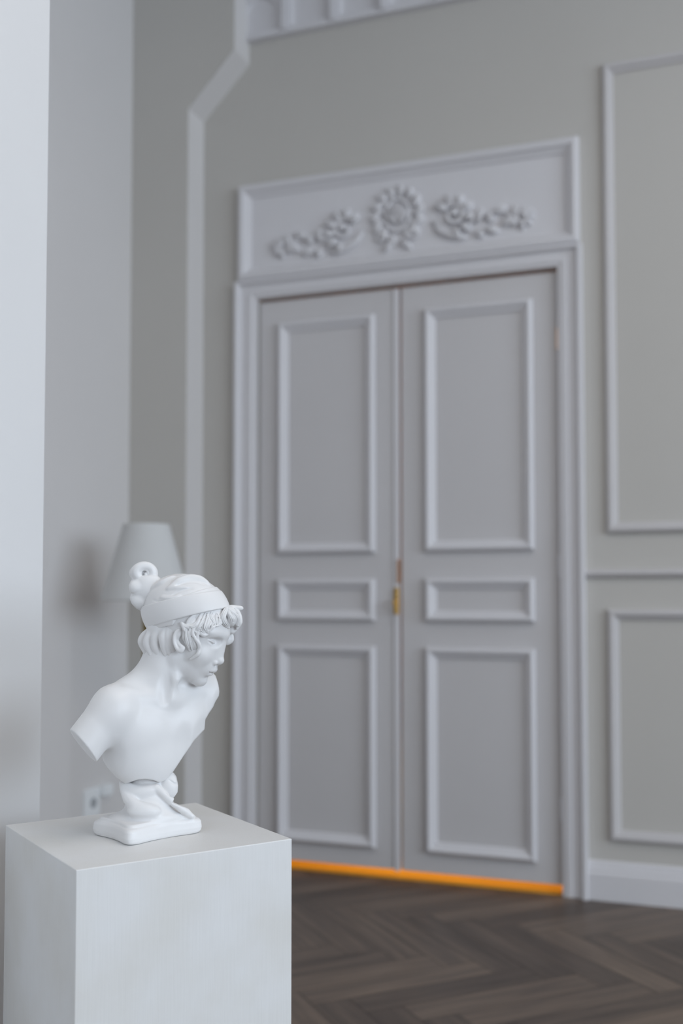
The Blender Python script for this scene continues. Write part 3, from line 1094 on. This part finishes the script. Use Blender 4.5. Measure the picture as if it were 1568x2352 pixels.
for i in range(4):
    ring(331 - 1.5 * i, 1316, 20 + 2.2 * i, 17 + .5 * i, Bd - 8 + 6 * i, 3.6, 205, 70, 1.5, 2, 10, 1.5)
G.poly([V(297, 1364, Bd), V(306, 1364, Bd - 17), V(320, 1360, Bd - 22), V(340, 1352, Bd - 26)], [2.2, 1.8, 1.3, .5], 3, 'sub', n=4)
sdf_obj('hair_bun', G, M['plaster'], bust, 2)

# hair: nape, temples and fringe
G = head_grid(305, 572, 1380, 1560, -85, 112, 0.72)
HC, HCR = H(-96, 8, 0), np.array([96., 78., 74.])
T_ = lambda px, py, lift=0.0: ell_depth(px, py, HC, HCR, HR, lift)


def lock(pts, r, lift=0.0, sub=2, k=2.0, f_=None):
    """a lock of hair: a body with finer strands laid over it"""
    f_ = f_ or T_
    P = [f_(x, y, lift) for x, y in pts]
    rr = r if hasattr(r, '__len__') else [r * .6] + [r] * (len(P) - 2) + [r * .35]
    G.poly(P, rr, k, n=4)
    vd = V(450, 1450, 1) - V(450, 1450, 0)
    for q in range(sub):
        o_ = (q - (sub - 1) / 2) * 1.25
        Q = []
        for i, p in enumerate(P):
            t = P[min(i + 1, len(P) - 1)] - P[max(i - 1, 0)]
            sd = np.cross(t, vd); sd /= np.linalg.norm(sd) + 1e-9
            Q.append(p + sd * o_ * rr[i] * .62 - vd / np.linalg.norm(vd) * rr[i] * .52)
        G.poly(Q, [max(.8, x * .36) for x in rr], .7, n=4)
    for q in range(sub + 1 if (sub > 1 and k < 4) else 0):
        o_ = (q - sub / 2) * .62
        Q = []
        for i, p in enumerate(P):
            t = P[min(i + 1, len(P) - 1)] - P[max(i - 1, 0)]
            sd = np.cross(t, vd); sd /= np.linalg.norm(sd) + 1e-9
            Q.append(p + sd * o_ * rr[i] - vd / np.linalg.norm(vd) * (1.25 + rr[i] * math.sqrt(max(.1, 1 - o_ * o_ * .8))))
        G.poly(Q, 1.15, 1.0, 'sub', n=5)


# base coat of hair on the skull under the band
g2 = [((-150, -10, 0), (62, 50, 64)), ((-128, -22, 0), (56, 50, 66))]
for c, r_ in g2: G.ell(H(*c), r_, HR, 8)
G.half(HO + m2 * 84, m2, 1)
G.half(V(396, 1480, 0), HF, 6, lo=V(300, 1560, -200), hi=V(580, 1445, 200))
G.cap(V(350, 1452, 26), V(350, 1520, 36), 20, 14, 8)
G.cap(V(372, 1450, 12), V(372, 1510, 32), 26, 14, 8)
G.cap(V(392, 1448, 2), V(392, 1500, 26), 27, 14, 8)
halfspace_poly(G, [(560, 1300), (320, 1300), (338, 1452), (336, 1460), (322, 1476), (323, 1486), (332, 1506), (326, 1522), (322, 1536), (600, 1560), (620, 1300)], 3)
# nape waves
for pts, dd, rr in (([(341, 1450), (331, 1463), (328, 1475), (335, 1490), (341, 1504), (338, 1522), (331, 1540)], [27, 27, 27, 26, 24, 22, 22], [6, 8, 9, 8, 7, 6, 3]),
                    ([(351, 1450), (341, 1464), (338, 1480), (346, 1496), (351, 1512), (348, 1534)], [8, 8, 8, 7, 6, 10], [5, 7, 7, 6, 5, 2]),
                    ([(364, 1450), (357, 1464), (356, 1482), (363, 1500), (362, 1524)], [-4, -4, -3, -2, 4], [4, 7, 7, 6, 2]),
                    ([(377, 1450), (374, 1464), (375, 1482), (380, 1506)], [-16, -17, -16, -13], [4, 6.5, 6, 2]),
                    ([(387, 1448), (386, 1464), (387, 1484), (389, 1504)], [-20, -21, -19, -15], [4, 5, 5, 2]),
                    ([(396, 1446), (395, 1462), (396, 1480), (399, 1496)], [-22, -23, -21, -18], [4, 5, 5, 2])):
    P_ = [V(x, y, d_) for (x, y), d_ in zip(pts, dd)]
    it = iter(P_)
    lock(pts, rr, 0, 3, 6, lambda x, y, l, it=it: next(it))
# temple and side locks in front of the ear
lock([(468, 1403), (461, 1420), (452, 1434), (438, 1440), (424, 1438), (416, 1431)], [4, 6, 7, 6, 5, 3], 4, 2)
lock([(464, 1405), (447, 1412), (436, 1422), (430, 1431)], [3, 4, 4, 3], 4, 1)
lock([(447, 1422), (440, 1430), (430, 1434)], [5, 6, 4], 0, 0)
lock([(418, 1432), (424, 1446), (430, 1452)], [3, 4, 3], 5, 1)
it = iter([T_(446, 1443, 6), T_(442, 1454, 6), T_(448, 1466, 6), T_(456, 1478, 7), T_(458, 1490, 8), Hn(455, 1502, 60), Hn(446, 1509, 59), Hn(437, 1515, 58)])
lock([(446, 1443), (442, 1454), (448, 1466), (456, 1478), (458, 1490), (455, 1502), (446, 1509), (437, 1514)], [3, 4, 4, 4.2, 4.4, 4.2, 3.6, 2.0], 9, 1, 2, lambda x, y, l, it=it: next(it))
lock([(458, 1440), (454, 1452), (453, 1464), (456, 1474)], [4, 4, 3.4, 2], 5, 1)
lock([(438, 1440), (435, 1456), (436, 1474), (440, 1490), (446, 1504)], [5, 6, 6, 5, 3], 2, 3)
lock([(428, 1446), (428, 1462), (432, 1478), (437, 1494)], [5, 6, 6, 3], 2, 3)
lock([(446, 1452), (444, 1468), (449, 1484), (451, 1496)], [5, 6, 6, 3], 1, 2)
lock([(424, 1450), (424, 1464), (427, 1476)], [4, 5, 3], 0, 2)
# fringe falling from the centre parting, near side
FR = lambda x, y, l: ell_depth(x, y, H(-98, 28, 0), np.array([98., 84., 72.]), HR, l)
lock([(484, 1397), (474, 1410), (466, 1426), (458, 1440), (450, 1450)], [6, 9, 9, 8, 4], 3, 4, 3)
lock([(490, 1398), (480, 1414), (474, 1430), (471, 1442), (478, 1452)], [6, 8, 8, 7, 3], 5, 4, 3)
lock([(496, 1397), (484, 1408), (484, 1420), (490, 1429), (487, 1440), (481, 1449)], [5, 7, 6, 6, 5, 2], 8, 3, 2)
lock([(505, 1397), (496, 1408), (495, 1420), (497, 1430), (492, 1438)], [5, 7, 7, 6, 3], 10, 3, 2)
lock([(514, 1397), (506, 1408), (503, 1420), (503, 1430), (498, 1437)], [5, 8, 8, 6, 3], 12, 3, 2)
lock([(519, 1397), (514, 1406), (511, 1414), (509, 1421)], [5, 7, 6, 2], 13, 2, 2)
lock([(462, 1424), (462, 1440), (467, 1452), (474, 1457)], [6, 6, 5, 2], 2, 2, 3)
lock([(458, 1452), (468, 1459), (478, 1456)], [4, 4, 2], 1, 1, 3)
lock([(466, 1406), (480, 1400), (500, 1398), (518, 1396)], [6, 9, 10, 8], 3, 0, 4)
# far-side fringe standing out over the brow
V2 = lambda px, py, d: V(px, py, d)
FD = 20
G.ell(V(530, 1412, FD + 10), (17, 24, 22), None, 6)
G.ell(V(540, 1424, FD + 16), (14, 20, 20), None, 5)
lock([(518, 1396), (534, 1396), (550, 1397), (555, 1397)], [5, 6, 5, 3], 0, 1, 3, lambda x, y, l: V(x, y, FD + 6))
lock([(520, 1398), (515, 1410), (514, 1422), (521, 1432), (528, 1436)], [5, 6, 7, 6, 3], 0, 2, 2, lambda x, y, l: V(x, y, FD - 14))
lock([(521, 1399), (527, 1412), (533, 1424), (534, 1433)], [3, 6, 7, 3], 0, 1, 1.5, lambda x, y, l: V(x, y, FD - 14))
lock([(523, 1398), (534, 1408), (543, 1420), (545, 1436)], [3, 6, 7, 4], 0, 1, 1.5, lambda x, y, l: V(x, y, FD - 8))
lock([(528, 1397), (544, 1405), (549, 1416), (550, 1430), (544, 1444)], [3, 5, 6, 6, 3], 0, 2, 2, lambda x, y, l: V(x, y, FD + 2))
lock([(526, 1430), (530, 1440), (532, 1450), (540, 1446)], [8, 8, 6, 4], 0, 1, 3, lambda x, y, l: V(x, y, FD + 12))
lock([(520, 1436), (524, 1448), (530, 1452)], [6, 7, 4], 0, 0, 4, lambda x, y, l: V(x, y, FD + 26))
lock([(524, 1446), (530, 1460), (530, 1470), (523, 1476), (514, 1478)], [7, 5.5, 6, 5, 3], 0, 1, 2.5, lambda x, y, l: V(x, y, FD + 36))
for pts, rr in (([(520, 1398, -24), (514, 1410, -31), (512, 1421, -32), (517, 1432, -27), (525, 1441, -14)], [5, 6, 6.5, 6, 3]),
                ([(521, 1399, -20), (526, 1411, -22), (532, 1423, -16), (534, 1434, -8)], [3.5, 5.5, 6.5, 3]),
                ([(523, 1398, -14), (534, 1407, -12), (543, 1419, -4), (546, 1436, 4)], [3.5, 5.5, 6.5, 4])):
    it = iter([V(*q) for q in pts])
    lock([q[:2] for q in pts], rr, 0, 2, 2, lambda x, y, l, it=it: next(it))
G.ell(V(528, 1422, 4), (14, 22, 20), None, 5)
G.ell(V(521, 1468, FD + 34), (9, 8, 13), None, 4)
sdf_obj('hair', G, M['plaster'], bust, 1)

# ---- plinth and twisted drapery mount
lo = V(195, 1945, 0); hi = V(480, 1780, 0)
G = Grid((lo[0], -140, -539.5), (hi[0] + 10, 130, V(0, 1775, 0)[2]), 1.3)
ea = np.array([-.57, .82]); ea /= np.linalg.norm(ea)
eb = np.array([.84, .55]); eb /= np.linalg.norm(eb)
c0 = np.array([-63.5, -4.0]) + ea * 10 + eb * 16
X, Y, Z = G.xyz((slice(None),) * 3)
a_ = np.abs((X - c0[0]) * ea[0] + (Y - c0[1]) * ea[1]); b2 = np.abs((X - c0[0]) * eb[0] + (Y - c0[1]) * eb[1])
A_, B_, cc = 93.0, 113.0, 22.0
s2d = smax(b2 - (B_ - cc * (1 - np.minimum(1, a_ / A_) ** 2)), a_ - (A_ - cc * (1 - np.minimum(1, b2 / B_) ** 2)), 44)
zz = Z + 537.0
off = np.interp(np.asarray(zz).ravel(), [0, 2, 6, 14, 28, 33, 35, 38, 42, 46], [-4, -1.5, .5, 1.5, .5, -2, -5, -6, -7.5, -12]).reshape(np.shape(zz))
G.f = smax(smax(s2d - off, zz - 42, 3), -zz, 1.2).astype(np.float32)
# drapery
G.cap(V(345, 1884, 8), V(337, 1780, 34), 62, 42, 10)
G.ell(V(340, 1872, 6), (78, 54, 16), None, 12)
G.poly([V(280, 1800, 6), V(291, 1830, -22), V(312, 1850, -42), V(350, 1862, -50)], [8, 8, 8, 6], 12, n=4)
G.ell(V(330, 1863, -44), (36, 18, 13), None, 12)
G.poly([V(290, 1806, -8), V(318, 1818, -22), V(358, 1812, -20)], [5, 7, 5], 14, n=4)
G.ell(V(386, 1806, 14), (28, 28, 34), None, 3)
G.poly([V(360, 1808, -22), V(392, 1838, -24), V(440, 1874, -12)], [5, 6.5, 6], 9, n=4)
G.poly([V(368, 1798, -32), V(386, 1818, -30), V(404, 1836, -12)], [2, 3.5, 3], 5, 'sub', n=4)
G.poly([V(350, 1818, -46), V(376, 1844, -52), V(402, 1868, -44)], [3, 6, 4], 10, 'sub', n=4)
G.poly([V(270, 1795, -20), V(284, 1826, -38), V(300, 1850, -60)], [2, 3.2, 3], 4, 'sub', n=4)
G.poly([V(304, 1842, -62), V(330, 1838, -62), V(362, 1846, -58)], [2, 2.8, 1.5], 4, 'sub', n=4)
G.poly([V(298, 1822, -38), V(322, 1828, -44), V(352, 1822, -42)], [1.5, 3, 1.5], 6, 'sub', n=4)
G.poly([V(386, 1790, -10), V(400, 1800, -8), V(412, 1802, 0)], [1, 1.6, 1], 3, 'sub', n=4)
halfspace_poly(G, [(180, 1980), (180, 1862), (232, 1866), (262, 1857), (282, 1845), (284, 1836), (276, 1815), (270, 1785), (270, 1700), (396, 1700), (397, 1773),
                   (405, 1787), (409, 1806), (408, 1820), (395, 1838), (420, 1849), (460, 1858), (490, 1856), (490, 1980)], 3)
G.f = smax(G.f, -zz, 1.0).astype(np.float32)
sdf_obj('plinth', G, M['plaster'], bust, 2)
